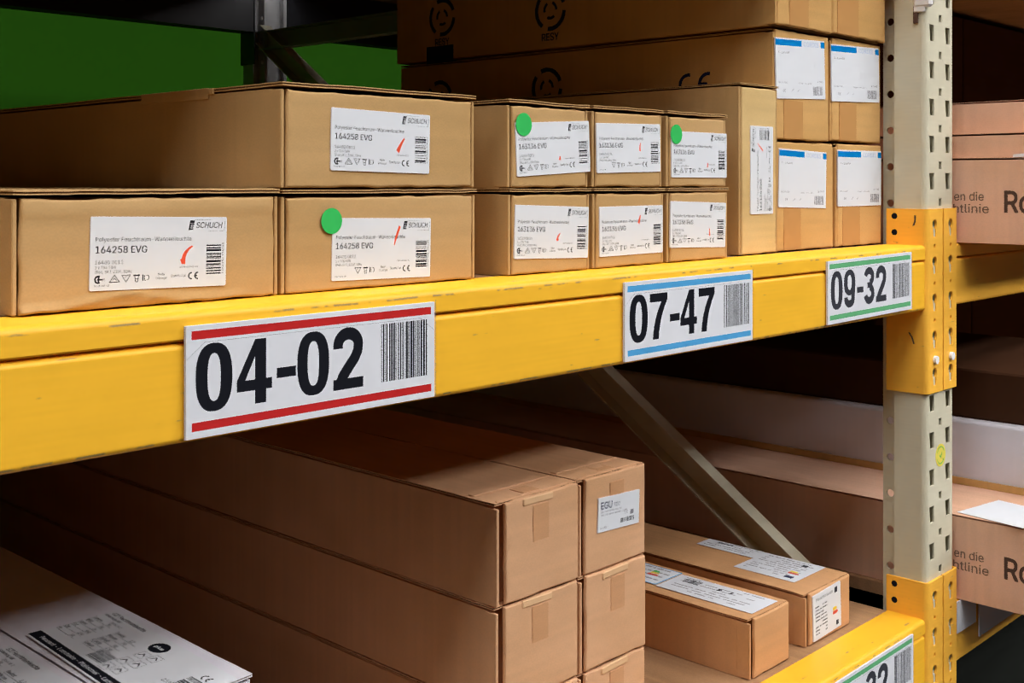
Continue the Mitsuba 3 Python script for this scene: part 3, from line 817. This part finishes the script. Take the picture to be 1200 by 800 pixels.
def sheet_label(k, x, y, deg, seed):
    a = math.radians(deg)
    M = frame((x, y, FT + 0.0008), (math.sin(a), -math.cos(a), 0), (math.cos(a), math.sin(a), 0))
    A = lambda m, o=0.0004: moved(m, M @ trimesh.transformations.translation_matrix((0, 0, o)))
    L = k + '__product_label'
    w, h = y - 0.7500, 0.0775
    put(L, [A(rect(0, w, 0, h, 0.0004), 0), moved(rect(0, 0.05, 0, h, 0.0004), frame((x + math.sin(a) * w, 0.7505, FT + 0.0010), (0, 0, -1), (1, 0, 0)))], 'paper_white', label='large white printed label wrapped over the edge')
    t = lambda s, u, v, hh, b=False, u1=None: A(text(s, u, u1, v, hh, b))
    p = [t('E27 Feuchtraumleuchte', .004, .0705, .0042, True, .060), t('Abdeckung: klar', .001, .0655, .0030, True, .028), t('IP65 SK I', .022, .0600, .0028), ]
    for i in range(6):
        u = .0
        v = .060 - .0062 * i
        p += [t(('Lampe', 'Watt', 'Farbe', 'Volt', 'Typ', 'Hz')[i], u, v - .004, .0032, True), A(rect(u, .034, v - .0052, v - .0048)), t(('36', '58', '26', '840', '230', '50')[i], .024, v - .004, .0030, True)]
    for i in range(5):
        v = .057 - .0066 * i
        p += [t(('Gewicht', 'Masse', 'Inhalt', 'Code', 'Datum')[i], .046, v - .004, .0034, True, .060), A(rect(.046, .084, v - .0056, v - .0052)), t(('1,2', '70', 'kg', '1 St', '12')[i], .070, v - .004, .0032, True)]
    for i in range(3):
        for j in range(2):
            u, v = .098 + .014 * j, .014 + .0145 * i + .003 * j
            p += [A(line([(u, v), (u + .011, v), (u + .011, v + .010), (u, v + .010), (u, v)], .0003)), A(line([(u + .002, v + .003), (u + .005, v + .007), (u + .009, v + .004)], .0012))]
    p += [t('IP 65', .160, .026, .0040, True), t('230V 50Hz', .155, .036, .0040)]
    p += [A(ce_mark(.172, .058, .0065, .00006, .2))]
    put(L + '__print', p, 'ink_dark')
    put(L + '__black_bar', A(rect(-.002, w + .002, .002, .0125)), 'ink_black')
    put(L + '__bar_lettering', A(text('Pendant - Luminaire - Plafonnier - Lampada', .012, .150, .0052, .0042), .00047), 'paper_white')
    put(L + '__logo_disc', A(extr(affinity.scale(Point(.100, .0640).buffer(1.0, quad_segs=12), .0105, .0082), .00006)), 'ink_black')
    put(L + '__logo_lettering', A(text('plus', .094, .106, .0625, .0035, True), .00047), 'paper_white')
    put(L + '__barcode', A(barcode(.072, .096, .0165, .032, seed, 12, False)), 'ink_dark')
    put(L + '__barcode_001', A(barcode(.166, .182, .040, .056, seed + 1, 9, False)), 'ink_dark')


sheet_label(f1, 0.4200, 0.9450, -2.0, 21)
sheet_label(f2, 0.3255, 0.9330, -1.0, 22)

# ------------------------------------------------------------------ right bay
GR = 'rose brown cartons overhanging the beams right of the post'


def ro_box(label, z0):
    k = carton(label, 1.6300, 1.9800, 0.585, 2.0, z0, z0 + 0.1180, 'kraft_rose', GR, seed=150 + int(-z0 * 10), lid=0.0010, gap=0.002)
    F_ = lambda m: moved(m, side_frame(1.6301, 0, z0))
    put(k + '__large_print', F_(text('Ro', -0.6270, -0.5890, 0.0437, 0.0285, True, 0, .0003)), 'print_brown', label='large dark lettering')
    put(k + '__small_print', [F_(text('en die', -0.6965, -0.6550, 0.0590, 0.0118, False, 0, .0003)), F_(text('Richtlinie', -0.7246, -0.6480, 0.0420, 0.0120, False, 0, .0003))], 'print_soft', label='two faint lines of lettering')
    return k


r1 = ro_box('rose brown carton right of the post on the upper shelf, large Ro lettering', TOP)
r2 = ro_box('rose brown carton right of the post on the lower shelf under a white sheet', LOW)
put('paper_sheet', [moved(rect(0, 0.104, 0, 0.098, 0.0006), frame((1.640, 0.696, LOW + 0.1192), (0.985, -0.17, 0), (-0.17, -0.985, 0)))], 'paper_white', label='white sheet of paper lying on the lower rose carton right of the post', cat='paper')
carton('flat brown carton lying on the upper rose carton right of the post', 1.6440, 1.9700, 0.59, 1.9, TOP + 0.1186, TOP + 0.1520, 'kraft_rose', 'flat cartons on the upper rose carton', seed=161, lid=0.0008, name='flat_carton')
carton('flat dark carton on top of the pile right of the post on the upper shelf', 1.6750, 1.9650, 0.60, 1.9, TOP + 0.1526, TOP + 0.1990, 'kraft_rose', 'flat cartons on the upper rose carton', seed=162, lid=0.0008, name='flat_carton')
put('paper_scrap', extr(Polygon([(0, 0), (.03, .001), (.03, .007), (.012, .005), (.001, .004)]), 0.0006).apply_transform(frame((1.6425, 0.6200, TOP + 0.1186), (0, -1, 0), (0, 0, 1))), 'paper_white', label='small white paper scrap between the cartons right of the post', cat='paper')
tr = 'cardboard_tray'
put(tr, [bx(1.795, 1.999, 0.60, 2.2, LOW + 0.1186, LOW + 0.1200), bx(1.795, 1.7975, 0.60, 2.2, LOW + 0.1186, LOW + 0.1290), bx(1.9965, 1.999, 0.60, 2.2, LOW + 0.1186, LOW + 0.1290)], 'kraft_orange', label='shallow brown tray under the long white box behind the post', cat='tray')
wb = rbx(1.7985, 1.9960, 0.605, 2.19, LOW + 0.1204, -0.3660, 0.007)
put('white_box', wb, 'white_board', smooth=60, label='long white box lying in a shallow tray behind the post', cat='box')
put('shaded_carton', [rbx(1.812, 2.25, 0.615, 2.1, -0.3656, -0.2900, 0.003)], 'kraft_shaded', label='shade-coloured carton lying on the long white box right of the post', cat='box')  # brown carton whose near-black colour carries the shade
nth = ('first', 'second', 'third', 'fourth')
for i in range(4):
    for j, (za, zb) in enumerate(((TOP, 0.1000), (0.1006, 0.4300))):
        put(numbered('storage_carton'), rbx(2.00 + 0.52 * i + 0.02 * j, 2.51 + 0.52 * i + 0.02 * j, 1.25 + 0.03 * j, 2.15, za, zb, 0.003), 'kraft_shaded', label='shade-coloured carton deep in the upper right shelf, %s row, %s from the post' % (('lower', 'upper')[j], nth[i]), cat='box', group='cartons deep in the upper right shelf')
    put(numbered('storage_carton'), rbx(2.30 + 0.50 * i, 2.79 + 0.50 * i, 1.15, 2.15, LOW, LOW + 0.40, 0.003), 'kraft_shaded', label='added shade-coloured carton deep in the lower right shelf, %s from the post' % nth[i], cat='box', group='cartons deep in the lower right shelf')  # added filler, coloured as the shade at the back of the shelf
    put(numbered('storage_carton'), rbx(1.64 + 0.60 * i, 2.23 + 0.60 * i, 1.40, 2.15, LOW - LEVEL, LOW - 0.12, 0.003), 'kraft_shaded', label='added shade-coloured carton below the lower right shelf, %s from the post' % nth[i], cat='box', group='cartons below the lower right shelf')  # added filler, its colour stands in for the shade below the shelf

# stock on the level below the right bay's lower shelf
beam('beam below the right bay, under the picture', 1, TOP - 2 * LEVEL)
beam('rear beam below the right bay, hidden', 1, TOP - 2 * LEVEL, True)
deck('chipboard deck below the right bay', 1, TOP - 2 * LEVEL)
put('wrapped_pack', [rbx(1.64, 2.90, 0.78, 1.38, TOP - 2 * LEVEL, -0.775, 0.02)], 'dark_wrap', smooth=60, label='dark wrapped pack under the beam at the bottom right corner', cat='pack')
# papers on the front of the right lower beam
put('beam_paper', bx(1.6190, 1.6830, 0.6872, 0.6890, LOW - 0.045, LOW - 0.001), 'card_white', label='crumpled white paper on the beam at the bottom right, against the post', cat='paper')
put('beam_paper_001', bx(1.6950, 1.86, 0.6872, 0.6890, LOW - 0.070, LOW - 0.001), 'card_white', label='white paper label on the beam at the right edge of the picture', cat='paper')
